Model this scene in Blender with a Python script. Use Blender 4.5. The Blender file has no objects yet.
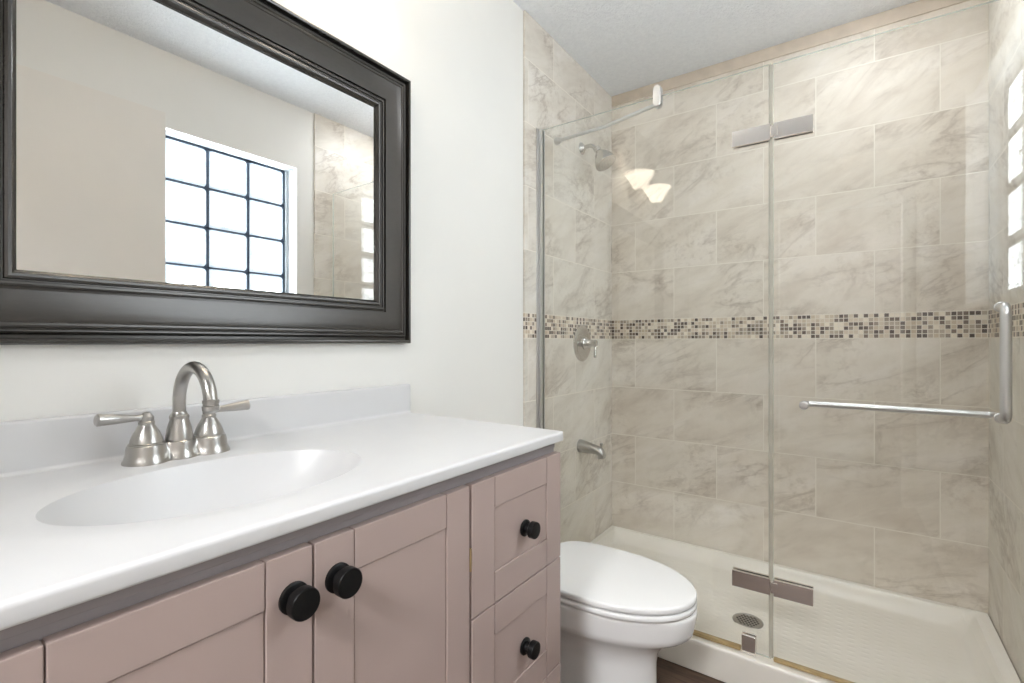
import bpy, bmesh, math, random
from mathutils import Vector, Matrix

C = bpy.context.scene.collection
S = bpy.context.scene
PI = math.pi
Z0 = 0.066                       # every shape below is written with the floor at -0.066; lifted to 0 at the end
FZ, CZ = -0.066, 2.44            # floor and ceiling
XR, YB, YF = 1.524, 2.5165, -0.75  # right wall, shower back wall, wall behind the camera
YG = 1.775                       # plane of the shower glass

# ------------------------------------------------------------------ camera, world, exposure
cam = bpy.data.cameras.new('camera')
cam.sensor_width = 36.0
cam.lens = 485.04 * 36.0 / 1024.0
cam.clip_start = 0.02
cam_o = bpy.data.objects.new('camera', cam)
C.objects.link(cam_o)
cam_o.location = (1.1146, 0.0, 1.083 + Z0)
cam_o.rotation_euler = (PI / 2, 0, math.radians(35.351))
S.camera = cam_o

w = bpy.data.worlds.new('World')
S.world = w
w.use_nodes = True
bg = w.node_tree.nodes['Background']
bg.inputs[0].default_value = (0.85, 0.92, 1.0, 1)
bg.inputs[1].default_value = 1.0

S.view_settings.view_transform = 'Standard'
S.view_settings.look = 'None'
S.view_settings.gamma = 1.0
S.view_settings.use_curve_mapping = False
S.view_settings.exposure = 0.65

WINDOW_GLOW = 9.0
BULB_POWER = 3.4
HALL_FILL = 84.0  # strength of the fill light added in the unseen hall
SHOWER_FILL = 25.0  # strength of the fill light added above the shower, out of view
try:
    S.cycles.max_bounces = 16
    S.cycles.transparent_max_bounces = 24
    S.cycles.diffuse_bounces = 6
    S.cycles.glossy_bounces = 8
    S.cycles.sample_clamp_indirect = 6.0
except Exception:
    pass

# ------------------------------------------------------------------ colour and material helpers
def lin(r, g, b):
    def f(c):
        c /= 255.0
        return c / 12.92 if c <= 0.04045 else ((c + 0.055) / 1.055) ** 2.4
    return (f(r), f(g), f(b), 1.0)

class NT:
    def __init__(self, name):
        self.m = bpy.data.materials.new(name)
        self.m.use_nodes = True
        self.t = self.m.node_tree
        self.b = self.t.nodes['Principled BSDF']
        self.out = self.t.nodes['Material Output']
    def n(self, typ, **kw):
        nd = self.t.nodes.new(typ)
        for k, v in kw.items():
            setattr(nd, k, v)
        return nd
    def l(self, a, b):
        self.t.links.new(a, b)
    def math(self, op, a, b=None, clamp=False):
        nd = self.n('ShaderNodeMath', operation=op)
        nd.use_clamp = clamp
        for i, v in enumerate((a, b)):
            if v is None:
                continue
            if isinstance(v, (int, float)):
                nd.inputs[i].default_value = v
            else:
                self.l(v, nd.inputs[i])
        return nd.outputs[0]
    def ramp(self, fac, stops, interp='LINEAR'):
        nd = self.n('ShaderNodeValToRGB')
        cr = nd.color_ramp
        cr.interpolation = interp
        while len(cr.elements) < len(stops):
            cr.elements.new(0.5)
        for e, (p, c) in zip(cr.elements, stops):
            e.position = p
            e.color = c
        self.l(fac, nd.inputs[0])
        return nd.outputs[0]
    def mixc(self, fac, a, b, mode='MIX'):
        nd = self.n('ShaderNodeMix', data_type='RGBA', blend_type=mode)
        for sock, v in ((nd.inputs[0], fac), (nd.inputs[6], a), (nd.inputs[7], b)):
            if isinstance(v, (int, float, tuple)):
                sock.default_value = v
            else:
                self.l(v, sock)
        return nd.outputs[2]
    def objco(self):
        return self.n('ShaderNodeTexCoord').outputs['Object']
    def noise(self, vec, scale, detail=3, rough=0.5, dist=0.0, dims='3D'):
        nd = self.n('ShaderNodeTexNoise', noise_dimensions=dims)
        nd.inputs['Scale'].default_value = scale
        nd.inputs['Detail'].default_value = detail
        nd.inputs['Roughness'].default_value = rough
        nd.inputs['Distortion'].default_value = dist
        if vec is not None:
            self.l(vec, nd.inputs['Vector'])
        return nd
    def mapping(self, vec, scale=(1, 1, 1), rot=(0, 0, 0), loc=(0, 0, 0)):
        nd = self.n('ShaderNodeMapping')
        nd.inputs['Scale'].default_value = scale
        nd.inputs['Rotation'].default_value = rot
        nd.inputs['Location'].default_value = loc
        self.l(vec, nd.inputs['Vector'])
        return nd.outputs[0]
    def bump(self, height, strength=0.3, dist=0.002):
        nd = self.n('ShaderNodeBump')
        nd.inputs['Strength'].default_value = strength
        nd.inputs['Distance'].default_value = dist
        self.l(height, nd.inputs['Height'])
        self.l(nd.outputs[0], self.b.inputs['Normal'])
    def set(self, **kw):
        for k, v in kw.items():
            s = self.b.inputs[k.replace('_', ' ')]
            if isinstance(v, (int, float, tuple)):
                s.default_value = v
            else:
                self.l(v, s)

def simple(name, col, rough=0.5, metal=0.0, var=0.04, vscale=6.0, bump=0.0, bscale=80.0, **kw):
    k = NT(name)
    co = k.objco()
    nz = k.noise(co, vscale, 3).outputs[0]
    lo = tuple(c * (1 - var) for c in col[:3]) + (1,)
    hi = tuple(min(1, c * (1 + var)) for c in col[:3]) + (1,)
    k.set(Base_Color=k.ramp(nz, [(0.3, lo), (0.7, hi)]), Roughness=rough, Metallic=metal, **kw)
    if bump:
        k.bump(k.noise(co, bscale, 4).outputs[0], bump, 0.002)
    return k.m

M = {}
M['paint'] = simple('wall_paint', lin(231, 230, 226), 0.55, var=0.012, vscale=3, bump=0.05, bscale=160)
M['hall_paint'] = simple('hall_paint', lin(150, 143, 136), 0.6, var=0.012)  # dull tone chosen to keep the lit hall faint in the glass
M['window_liner'] = simple('window_liner', lin(196, 202, 206), 0.35, var=0.01)
M['trim'] = simple('white_trim', lin(238, 238, 236), 0.35, var=0.01)
M['door'] = simple('door_paint', lin(230, 226, 220), 0.4, var=0.01)
M['marble'] = simple('cultured_marble', lin(210, 210, 211), 0.32, var=0.012, vscale=9)
M['porcelain'] = simple('porcelain', lin(240, 240, 240), 0.09, var=0.006)
def mat_pan():
    k = NT('acrylic_pan')
    co = k.objco()
    nz = k.noise(co, 6.0, 3).outputs[0]
    k.set(Base_Color=k.ramp(nz, [(0.3, lin(234, 229, 219)), (0.7, lin(239, 234, 226))]), Roughness=0.32)
    sx = k.n('ShaderNodeSeparateXYZ'); k.l(co, sx.inputs[0])
    u = k.math('DIVIDE', sx.outputs[0], 0.040)
    odd = k.math('MULTIPLY', k.math('MODULO', k.math('FLOOR', u), 2.0), 0.5)
    v = k.math('ADD', k.math('DIVIDE', sx.outputs[1], 0.030), odd)
    fu = k.math('MULTIPLY', k.math('SUBTRACT', k.math('FRACT', u), 0.5), 1.0)
    fv = k.math('MULTIPLY', k.math('SUBTRACT', k.math('FRACT', v), 0.5), 1.5)
    d = k.math('SQRT', k.math('ADD', k.math('MULTIPLY', fu, fu), k.math('MULTIPLY', fv, fv)))
    dot = k.math('MULTIPLY', k.math('SUBTRACT', 0.42, d, True), 3.0, True)
    flat = k.math('LESS_THAN', sx.outputs[2], 0.0068)
    k.bump(k.math('MULTIPLY', dot, flat), 0.35, 0.003)
    return k.m
M['pan'] = mat_pan()
M['cabinet'] = simple('taupe_paint', lin(172, 154, 148), 0.36, var=0.025, vscale=5, bump=0.03, bscale=220)
M['rail'] = simple('grey_rail', lin(150, 144, 146), 0.4, var=0.02)  # slightly greyer colour than the cabinet fronts
M['inside'] = simple('cabinet_shadow_gap', lin(70, 60, 55), 0.7)
M['black'] = simple('black_metal', lin(13, 13, 14), 0.38, var=0.1, Specular_IOR_Level=0.25)
M['nickel'] = simple('brushed_nickel', (0.46, 0.445, 0.425, 1), 0.28, 1.0, var=0.03, vscale=30)
M['nickel_light'] = simple('bright_brushed_nickel', (0.60, 0.58, 0.55, 1), 0.26, 1.0, var=0.03, vscale=30)
M['chrome'] = simple('polished_chrome', (0.95, 0.91, 0.88, 1), 0.10, 1.0, var=0.01)
M['satin'] = simple('satin_aluminium', (0.66, 0.66, 0.66, 1), 0.34, 1.0, var=0.01)
M['brass'] = simple('hinge_brass', (0.60, 0.46, 0.25, 1), 0.35, 1.0)
M['hole_shade'] = simple('drain_hole_shade', lin(40, 38, 36), 0.6)  # dark colour standing in for the shade inside the drain holes
M['floor'] = None

def mat_mirror():
    k = NT('mirror_silver')
    nz = k.noise(k.objco(), 2.0, 2).outputs[0]
    k.set(Base_Color=k.ramp(nz, [(0.3, (0.93, 0.93, 0.93, 1)), (0.7, (0.95, 0.95, 0.945, 1))]), Metallic=1.0, Roughness=0.0)
    return k.m
M['mirror'] = mat_mirror()

def mat_frame():
    k = NT('espresso_frame')
    co = k.objco()
    st = k.noise(k.mapping(co, (30, 60, 300)), 1.0, 4).outputs[0]
    pt = k.noise(co, 9, 4).outputs[0]
    col = k.mixc(st, lin(50, 48, 45), lin(62, 59, 56))
    col = k.mixc(k.math('MULTIPLY', pt, 0.5), col, lin(72, 68, 63))
    k.set(Base_Color=col, Roughness=0.27, Metallic=0.35, Specular_IOR_Level=0.75)
    k.bump(st, 0.04, 0.001)
    return k.m
M['frame'] = mat_frame()

def mat_ceiling():
    k = NT('textured_ceiling')
    co = k.objco()
    a = k.noise(co, 60, 5, 0.7).outputs[0]
    b = k.noise(co, 190, 3, 0.6).outputs[0]
    h = k.math('ADD', a, k.math('MULTIPLY', b, 0.5))
    k.set(Base_Color=k.ramp(a, [(0.3, lin(234, 238, 243)), (0.7, lin(244, 248, 252))]), Roughness=0.9)
    k.bump(h, 0.9, 0.008)
    return k.m
M['ceiling'] = mat_ceiling()

def mat_floor():
    k = NT('dark_wood_floor')
    co = k.objco()
    br = k.n('ShaderNodeTexBrick')
    br.offset = 0.37
    br.inputs['Scale'].default_value = 1.0
    br.inputs['Brick Width'].default_value = 0.9
    br.inputs['Row Height'].default_value = 0.15
    br.inputs['Mortar Size'].default_value = 0.0015
    br.inputs['Color1'].default_value = (0.3, 0.3, 0.3, 1)
    br.inputs['Color2'].default_value = (0.8, 0.8, 0.8, 1)
    br.inputs['Mortar'].default_value = (0, 0, 0, 1)
    k.l(co, br.inputs['Vector'])
    g = k.noise(k.mapping(co, (3, 28, 3)), 1.6, 5, 0.6, 0.6).outputs[0]
    f = k.math('ADD', k.math('MULTIPLY', g, 0.75), k.math('MULTIPLY', br.outputs[0], 0.25))
    k.set(Base_Color=k.ramp(f, [(0.25, lin(52, 40, 34)), (0.55, lin(92, 74, 62)), (0.8, lin(112, 92, 77))]), Roughness=0.55, Specular_IOR_Level=0.25)
    return k.m
M['floor'] = mat_floor()
M['dark_floor'] = simple('dark_hall_floor', lin(58, 46, 40), 0.6, var=0.1)  # darkened so the added hall floor reflects less

def mat_tile(name, u_axis, u_off, tint):
    """travertine-look wall tile 41 x 26 cm in running bond, with the mosaic band"""
    k = NT(name)
    co = k.objco()
    sx = k.n('ShaderNodeSeparateXYZ')
    k.l(co, sx.inputs[0])
    u = k.math('SUBTRACT', sx.outputs[u_axis], u_off)
    z = sx.outputs[2]
    B0, B1, RH, BW = 1.097, 1.200, 0.2618, 0.413
    above = k.math('GREATER_THAN', z, (B0 + B1) / 2)
    v = k.math('SUBTRACT', z, k.math('ADD', B0, k.math('MULTIPLY', above, B1 - B0)))
    v = k.math('ADD', v, 8 * RH)
    cb = k.n('ShaderNodeCombineXYZ')
    k.l(u, cb.inputs[0]); k.l(v, cb.inputs[1])
    br = k.n('ShaderNodeTexBrick')
    br.offset = 0.5
    br.inputs['Scale'].default_value = 1.0
    br.inputs['Brick Width'].default_value = BW
    br.inputs['Row Height'].default_value = RH
    br.inputs['Mortar Size'].default_value = 0.0021
    br.inputs['Mortar Smooth'].default_value = 0.2
    br.inputs['Color1'].default_value = (0, 0, 0, 1)
    br.inputs['Color2'].default_value = (1, 1, 1, 1)
    br.inputs['Mortar'].default_value = (0.5, 0.5, 0.5, 1)
    k.l(cb.outputs[0], br.inputs['Vector'])
    rnd = br.outputs['Color']
    grout = br.outputs['Fac']
    # veining: a drifting diagonal grain, different in every tile
    rv = k.n('ShaderNodeCombineXYZ')
    k.l(u, rv.inputs[0]); k.l(z, rv.inputs[1])
    k.l(k.math('MULTIPLY', rnd, 7.0), rv.inputs[2])
    rot = k.mapping(rv.outputs[0], (1, 1, 1), (0, 0, math.radians(-24)))
    g = k.mapping(rot, (2.6, 6.5, 1.0))
    n1 = k.noise(g, 1.3, 6, 0.60, 0.5).outputs[0]
    n2 = k.noise(k.mapping(rot, (1.6, 4.6, 1.0), (0, 0, 0), (3.1, 1.7, 0.4)), 1.0, 7, 0.60, 0.7).outputs[0]
    n4 = k.noise(k.mapping(rot, (3.0, 6.0, 1.0), (0, 0, 0), (7.7, 5.1, 0.9)), 1.9, 9, 0.74, 0.6).outputs[0]
    mask = k.ramp(k.noise(rv.outputs[0], 3.4, 3, 0.5, 0.3).outputs[0], [(0.44, (0, 0, 0, 1)), (0.62, (1, 1, 1, 1))])
    n3 = k.noise(rv.outputs[0], 34, 6, 0.72).outputs[0]
    line = k.math('ABSOLUTE', k.math('SUBTRACT', n2, 0.5))
    vein = k.ramp(line, [(0.0, (1, 1, 1, 1)), (0.016, (0.35, 0.35, 0.35, 1)), (0.05, (0, 0, 0, 1))])
    fine = k.ramp(n4, [(0.545, (0, 0, 0, 1)), (0.63, (1, 1, 1, 1))])
    fine = k.math('MULTIPLY', fine, k.math('ADD', 0.25, k.math('MULTIPLY', mask, 0.75)))
    speck = k.math('MULTIPLY', k.ramp(n3, [(0.50, (0, 0, 0, 1)), (0.68, (1, 1, 1, 1))]), mask)
    t = tint
    base = k.ramp(n1, [(0.30, lin(208 + t[0], 197 + t[1], 181 + t[2])), (0.50, lin(222 + t[0], 213 + t[1], 198 + t[2])),
                       (0.70, lin(230 + t[0], 222 + t[1], 210 + t[2]))])
    dark = lin(163 + t[0], 148 + t[1], 131 + t[2])
    base = k.mixc(k.math('MULTIPLY', fine, 0.46), base, dark)
    base = k.mixc(k.math('MULTIPLY', k.math('MULTIPLY', vein, k.math('ADD', 0.2, k.math('MULTIPLY', mask, 0.8))), 0.6), base, dark)
    base = k.mixc(k.math('MULTIPLY', speck, 0.42), base, lin(160, 144, 127))
    base = k.mixc(k.math('MULTIPLY', rnd, 0.14), base, lin(212, 198, 184))
    base = k.mixc(grout, base, lin(234, 228, 217))
    # mosaic band: six rows of 17 mm glass and stone squares
    P = (B1 - B0) / 6.0
    mu = k.math('DIVIDE', u, P)
    mv = k.math('DIVIDE', k.math('SUBTRACT', z, B0), P)
    ce = k.n('ShaderNodeCombineXYZ')
    k.l(k.math('FLOOR', mu), ce.inputs[0]); k.l(k.math('FLOOR', mv), ce.inputs[1])
    wn = k.n('ShaderNodeTexWhiteNoise', noise_dimensions='2D')
    k.l(ce.outputs[0], wn.inputs['Vector'])
    mcol = k.ramp(wn.outputs['Value'], [(0.0, lin(84, 70, 62)), (0.15, lin(116, 101, 90)), (0.31, lin(150, 136, 122)),
                                        (0.44, lin(184, 170, 153)), (0.57, lin(214, 200, 182)), (0.76, lin(232, 222, 206)),
                                        (0.9, lin(202, 186, 164))], 'CONSTANT')
    def edge(c):
        f = k.math('FRACT', c)
        return k.math('MINIMUM', f, k.math('SUBTRACT', 1.0, f))
    e = k.math('MINIMUM', edge(mu), edge(mv))
    mgrout = k.math('LESS_THAN', e, 0.085)
    mcol = k.mixc(mgrout, mcol, lin(226, 218, 206))
    inb = k.math('MULTIPLY', k.math('GREATER_THAN', z, B0), k.math('LESS_THAN', z, B1))
    col = k.mixc(inb, base, mcol)
    k.set(Base_Color=col, Roughness=k.math('ADD', 0.36, k.math('MULTIPLY', n3, 0.12)), Specular_IOR_Level=0.35)
    h = k.math('SUBTRACT', 1.0, k.math('MAXIMUM', k.math('MULTIPLY', grout, k.math('SUBTRACT', 1.0, inb)), k.math('MULTIPLY', mgrout, inb)))
    h = k.math('ADD', h, k.math('MULTIPLY', n1, 0.25))
    k.bump(h, 0.45, 0.0014)
    return k.m
M['tile_back'] = mat_tile('travertine_tile_back', 0, 0.144, (2, 3, 6))
M['tile_side'] = mat_tile('travertine_tile_side', 1, 0.02, (0, 4, 9))
M['tile_strip'] = simple('tile_edge_strip', lin(206, 193, 177), 0.35, var=0.08, vscale=14)

def mat_glass():
    k = NT('clear_glass')
    lw = k.n('ShaderNodeLayerWeight')
    lw.inputs['Blend'].default_value = 0.5
    p = k.math('POWER', lw.outputs['Facing'], 5.0)
    f = k.math('ADD', 0.042, k.math('MULTIPLY', p, 0.94))
    tr = k.n('ShaderNodeBsdfTransparent'); tr.inputs[0].default_value = (0.985, 0.991, 0.987, 1)
    gl = k.n('ShaderNodeBsdfGlossy'); gl.inputs['Roughness'].default_value = 0.0
    mx = k.n('ShaderNodeMixShader')
    k.l(f, mx.inputs[0]); k.l(tr.outputs[0], mx.inputs[1]); k.l(gl.outputs[0], mx.inputs[2])
    k.l(mx.outputs[0], k.out.inputs[0])
    return k.m
M['glass'] = mat_glass()

def mat_glass_edge():
    k = NT('glass_cut_edge')
    tr = k.n('ShaderNodeBsdfTransparent'); tr.inputs[0].default_value = (0.86, 0.92, 0.88, 1)
    nz = k.noise(k.objco(), 3.0, 2).outputs[0]
    k.set(Base_Color=k.ramp(nz, [(0.3, lin(214, 224, 218)), (0.7, lin(224, 230, 224))]), Roughness=0.15)
    mx = k.n('ShaderNodeMixShader'); mx.inputs[0].default_value = 0.45
    k.l(tr.outputs[0], mx.inputs[1]); k.l(k.b.outputs[0], mx.inputs[2])
    k.l(mx.outputs[0], k.out.inputs[0])
    return k.m
M['glass_edge'] = mat_glass_edge()

def mat_seal():
    k = NT('amber_vinyl_seal')
    tr = k.n('ShaderNodeBsdfTransparent'); tr.inputs[0].default_value = (0.9, 0.8, 0.6, 1)
    nz = k.noise(k.objco(), 12.0, 3).outputs[0]
    k.set(Base_Color=k.ramp(nz, [(0.3, lin(176, 150, 106)), (0.7, lin(206, 184, 142))]), Roughness=0.3)
    mx = k.n('ShaderNodeMixShader'); mx.inputs[0].default_value = 0.7
    k.l(tr.outputs[0], mx.inputs[1]); k.l(k.b.outputs[0], mx.inputs[2])
    k.l(mx.outputs[0], k.out.inputs[0])
    return k.m
M['seal'] = mat_seal()

def mat_clear_seal():
    k = NT('clear_vinyl_seal')
    tr = k.n('ShaderNodeBsdfTransparent'); tr.inputs[0].default_value = (0.93, 0.93, 0.90, 1)
    nz = k.noise(k.objco(), 8.0, 2).outputs[0]
    k.set(Base_Color=k.ramp(nz, [(0.3, lin(184, 178, 168)), (0.7, lin(198, 192, 182))]), Roughness=0.25)
    mx = k.n('ShaderNodeMixShader'); mx.inputs[0].default_value = 0.45
    k.l(tr.outputs[0], mx.inputs[1]); k.l(k.b.outputs[0], mx.inputs[2])
    k.l(mx.outputs[0], k.out.inputs[0])
    return k.m
M['clear_seal'] = mat_clear_seal()

def mat_block(edge):
    """daylight coming through wavy glass blocks: a lit window; the moulded rims pass less light"""
    k = NT('lit_glass_block_rim' if edge else 'lit_glass_block')
    co = k.objco()
    n = k.noise(k.mapping(co, (1, 1, 1.7)), 13.0, 4, 0.55, 1.8).outputs[0]
    line = k.math('ABSOLUTE', k.math('SUBTRACT', n, 0.44))
    wave = k.ramp(line, [(0.0, (0, 0, 0, 1)), (0.016, (0.02, 0.02, 0.02, 1)), (0.035, (1, 1, 1, 1))])
    col = k.ramp(n, [(0.32, (0.76, 0.88, 1.0, 1)), (0.5, (0.88, 0.95, 1.0, 1)), (0.7, (0.94, 0.98, 1, 1))])
    if edge:
        col = k.ramp(n, [(0.35, (0.62, 0.76, 0.90, 1)), (0.65, (0.85, 0.93, 1.0, 1))])
        st = k.math('ADD', 0.38, k.math('MULTIPLY', n, 0.35))
    else:
        st = k.math('ADD', 0.62, k.math('MULTIPLY', wave, WINDOW_GLOW))
    k.set(Base_Color=lin(225, 235, 240), Roughness=0.12, Emission_Color=col, Emission_Strength=st)
    k.bump(n, 0.3, 0.01)
    return k.m
M['block'] = mat_block(False)
M['block_rim'] = mat_block(True)
M['mortar'] = simple('window_joint', lin(70, 84, 102), 0.6)

def emit(name, col, strength, base):
    k = NT(name)
    nz = k.noise(k.objco(), 6.0, 2).outputs[0]
    k.set(Base_Color=base, Roughness=0.35, Emission_Color=col,
          Emission_Strength=k.math('MULTIPLY', k.math('ADD', 0.95, k.math('MULTIPLY', nz, 0.1)), strength))
    return k.m
def mat_shade():
    k = NT('frosted_glass_shade_lit')
    nz = k.noise(k.objco(), 6.0, 2).outputs[0]
    k.set(Base_Color=lin(240, 234, 224), Roughness=0.3, Emission_Color=(1.0, 0.90, 0.76, 1),
          Emission_Strength=k.math('ADD', 4.2, k.math('MULTIPLY', nz, 0.6)))
    tr = k.n('ShaderNodeBsdfTransparent')
    mx = k.n('ShaderNodeMixShader'); mx.inputs[0].default_value = 0.80
    k.l(tr.outputs[0], mx.inputs[1]); k.l(k.b.outputs[0], mx.inputs[2]); k.l(mx.outputs[0], k.out.inputs[0])
    return k.m
M['shade'] = mat_shade()
M['bulb'] = emit('lit_bulb', (1.0, 0.90, 0.76, 1), 6.0, lin(250, 245, 235))
M['shower_fill'] = emit('shower_fill_diffuser', (0.94, 0.97, 1.0, 1), SHOWER_FILL, lin(250, 250, 250))
M['hall_fill'] = emit('hall_fill_diffuser', (0.97, 0.98, 1.0, 1), HALL_FILL, lin(250, 250, 250))

# ------------------------------------------------------------------ geometry helpers
def finish(name, bm, mat, parent=None, smooth=40, loc=None):
    me = bpy.data.meshes.new(name)
    bmesh.ops.recalc_face_normals(bm, faces=bm.faces[:])
    bm.to_mesh(me); bm.free()
    for mt in (mat if isinstance(mat, (list, tuple)) else [mat]):
        me.materials.append(mt)
    if smooth:
        for p in me.polygons:
            p.use_smooth = True
        me.set_sharp_from_angle(angle=math.radians(smooth))
    o = bpy.data.objects.new(name, me)
    C.objects.link(o)
    if smooth:
        wn = o.modifiers.new('weighted_normal', 'WEIGHTED_NORMAL')
        wn.keep_sharp = True
    if parent is not None:
        o.parent = parent
        if parent.parent is None:          # a part is drawn in room coordinates under its thing's empty
            o.matrix_parent_inverse = Matrix.Translation(-parent.location)
    return o

def thing(name, label, cat, loc=(0, 0, 0), group=None):
    o = bpy.data.objects.new(name, None)
    o.empty_display_size = 0.05
    C.objects.link(o)
    o.location = loc
    o['label'] = label; o['category'] = cat
    if group: o['group'] = group
    return o

def struct(o, label=None, cat=None):
    o['kind'] = 'structure'
    if label: o['label'] = label
    if cat: o['category'] = cat
    return o

def box(bm, x0, x1, y0, y1, z0, z1, bev=0.0, seg=2):
    r = bmesh.ops.create_cube(bm, size=1.0)
    vs = r['verts']
    for v in vs:
        v.co = Vector(((x0 + x1) / 2 + v.co.x * (x1 - x0), (y0 + y1) / 2 + v.co.y * (y1 - y0), (z0 + z1) / 2 + v.co.z * (z1 - z0)))
    if bev > 0:
        es = list({e for v in vs for e in v.link_edges})
        bmesh.ops.bevel(bm, geom=es, offset=bev, segments=seg, affect='EDGES', profile=0.5)
    return bm

def nb():
    return bmesh.new()

def bridge(bm, rings, closed=True, cap0=True, cap1=True):
    vr = [[bm.verts.new(p) for p in r] for r in rings]
    n = len(vr[0])
    for a, b in zip(vr[:-1], vr[1:]):
        for i in range(n if closed else n - 1):
            j = (i + 1) % n
            try: bm.faces.new((a[i], a[j], b[j], b[i]))
            except ValueError: pass
    if cap0: bm.faces.new(vr[0][::-1])
    if cap1: bm.faces.new(vr[-1])
    return vr

def basis(d):
    d = Vector(d).normalized()
    up = Vector((0, 0, 1)) if abs(d.z) < 0.95 else Vector((1, 0, 0))
    a = d.cross(up).normalized()
    return d, a, d.cross(a).normalized()

def lathe(bm, org, d, prof, n=32, sx=1.0, sy=1.0):
    """prof: list of (distance along d, radius)"""
    d, a, b = basis(d)
    org = Vector(org)
    rings = []
    for h, r in prof:
        r = max(r, 1e-5)
        rings.append([org + d * h + a * (r * sx * math.cos(2 * PI * i / n)) + b * (r * sy * math.sin(2 * PI * i / n)) for i in range(n)])
    bridge(bm, rings)
    return bm

def tube(bm, pts, rad, n=16):
    pts = [Vector(p) for p in pts]
    rads = rad if isinstance(rad, (list, tuple)) else [rad] * len(pts)
    d0, a, b = basis(pts[1] - pts[0])
    rings = []
    for i, p in enumerate(pts):
        if i == 0: t = pts[1] - pts[0]
        elif i == len(pts) - 1: t = pts[-1] - pts[-2]
        else: t = (pts[i + 1] - pts[i]).normalized() + (pts[i] - pts[i - 1]).normalized()
        t.normalize()
        a = (a - t * a.dot(t)).normalized()
        b = t.cross(a).normalized()
        rings.append([p + a * (rads[i] * math.cos(2 * PI * k / n)) + b * (rads[i] * math.sin(2 * PI * k / n)) for k in range(n)])
    bridge(bm, rings)
    return bm

def fillet(pts, r, seg=8):
    """polyline with rounded corners"""
    pts = [Vector(p) for p in pts]
    out = [pts[0]]
    for i in range(1, len(pts) - 1):
        p = pts[i]
        a = (pts[i - 1] - p).normalized(); b = (pts[i + 1] - p).normalized()
        ang = a.angle(b)
        t = r / math.tan(ang / 2)
        s, e = p + a * t, p + b * t
        for k in range(seg + 1):
            q = k / seg
            out.append((s * (1 - q) + p * q) * (1 - q) + (p * (1 - q) + e * q) * q)
    out.append(pts[-1])
    return out

# ================================================================== THE ROOM
bm = nb(); box(bm, -0.12, XR + 0.12, YF - 0.12, YB + 0.12, FZ - 0.1, FZ)
struct(finish('floor', bm, M['floor'], smooth=0), 'dark brown wood plank floor between the toilet and the shower curb', 'floor')
bm = nb(); box(bm, -0.12, XR + 0.12, YF - 0.12, YB + 0.12, CZ, CZ + 0.1)
struct(finish('ceiling', bm, M['ceiling'], smooth=0), 'white ceiling with a stippled texture', 'ceiling')
bm = nb(); box(bm, -0.12, 0.0, YF - 0.12, YB + 0.12, FZ, CZ)
struct(finish('wall_left', bm, M['paint'], smooth=0), 'plain off-white wall behind the mirror and vanity', 'wall')
bm = nb(); box(bm, 0.0, XR + 0.12, YB + 0.01, YB + 0.12, FZ, CZ)
struct(finish('wall_back', bm, M['paint'], smooth=0), 'wall behind the beige tile at the back of the shower', 'wall')
DX_0, DX_1, DZ1 = 0.70, 1.46, 2.10  # doorway added so fill light from the hall reaches the shower
bm = nb()
box(bm, 0.0, DX_0, YF - 0.12, YF, FZ, CZ)
box(bm, DX_1, XR + 0.12, YF - 0.12, YF, FZ, CZ)
box(bm, DX_0, DX_1, YF - 0.12, YF, DZ1, CZ)
struct(finish('wall_front', bm, M['paint'], smooth=0), 'plain off-white wall with an added doorway that lets fill light into the shower', 'wall')

# right wall: a doorway and a glass block window are cut in it
WY0, WY1, WZ0, WZ1 = 0.904, 1.563, 1.235, 2.083
bm = nb()
X0, X1 = XR + 0.006, XR + 0.12
box(bm, X0, X1, YF, WY0, FZ, CZ)
box(bm, X0, X1, WY0, WY1, FZ, WZ0)
box(bm, X0, X1, WY0, WY1, WZ1, CZ)
box(bm, X0, X1, WY1, YB + 0.01, FZ, CZ)
struct(finish('wall_right', bm, M['paint'], smooth=0), 'off-white wall with the glass block window, seen in the mirror', 'wall')

# tile cladding in the shower
bm = nb(); box(bm, 0.0, 0.010, 1.649, YB, FZ, CZ, 0.0015, 1)
struct(finish('wall_left_tile', bm, M['tile_side'], smooth=0), 'beige stone-look tile around the shower head and valve', 'wall tile')
bm = nb(); box(bm, 0.0, XR + 0.006, YB, YB + 0.012, FZ, CZ)
struct(finish('wall_back_tile', bm, M['tile_back'], smooth=0), 'beige stone-look tile at the back of the shower with a mosaic band', 'wall tile')
bm = nb(); box(bm, XR - 0.004, XR + 0.008, 1.671, YB, FZ, CZ, 0.0015, 1)
struct(finish('wall_right_tile', bm, M['tile_side'], smooth=0), 'beige stone-look tile on the shower wall beside the door handle', 'wall tile')
bm = nb(); box(bm, 0.010, XR - 0.004, YB - 0.006, YB + 0.004, 2.383, CZ, 0.002, 2)
struct(finish('trim_1', bm, M['tile_strip']), 'narrow tan tile strip under the ceiling at the back of the shower', 'trim')

# baseboards
bm = nb(); box(bm, 0.0, 0.014, 1.016, 1.647, FZ, FZ + 0.09, 0.003, 2)
struct(finish('baseboard_left', bm, M['trim']), 'white baseboard behind the toilet', 'baseboard')
bm = nb(); box(bm, XR - 0.008, XR + 0.006, 0.908, 1.669, FZ, FZ + 0.09, 0.003, 2)
struct(finish('baseboard_right', bm, M['trim']), 'white baseboard under the glass block window', 'baseboard')
bm = nb(); box(bm, 0.0, DX_0 - 0.062, YF, YF + 0.014, FZ, FZ + 0.09, 0.003, 2)
struct(finish('baseboard_front', bm, M['trim']), 'white baseboard on the wall facing the shower', 'baseboard')

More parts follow.
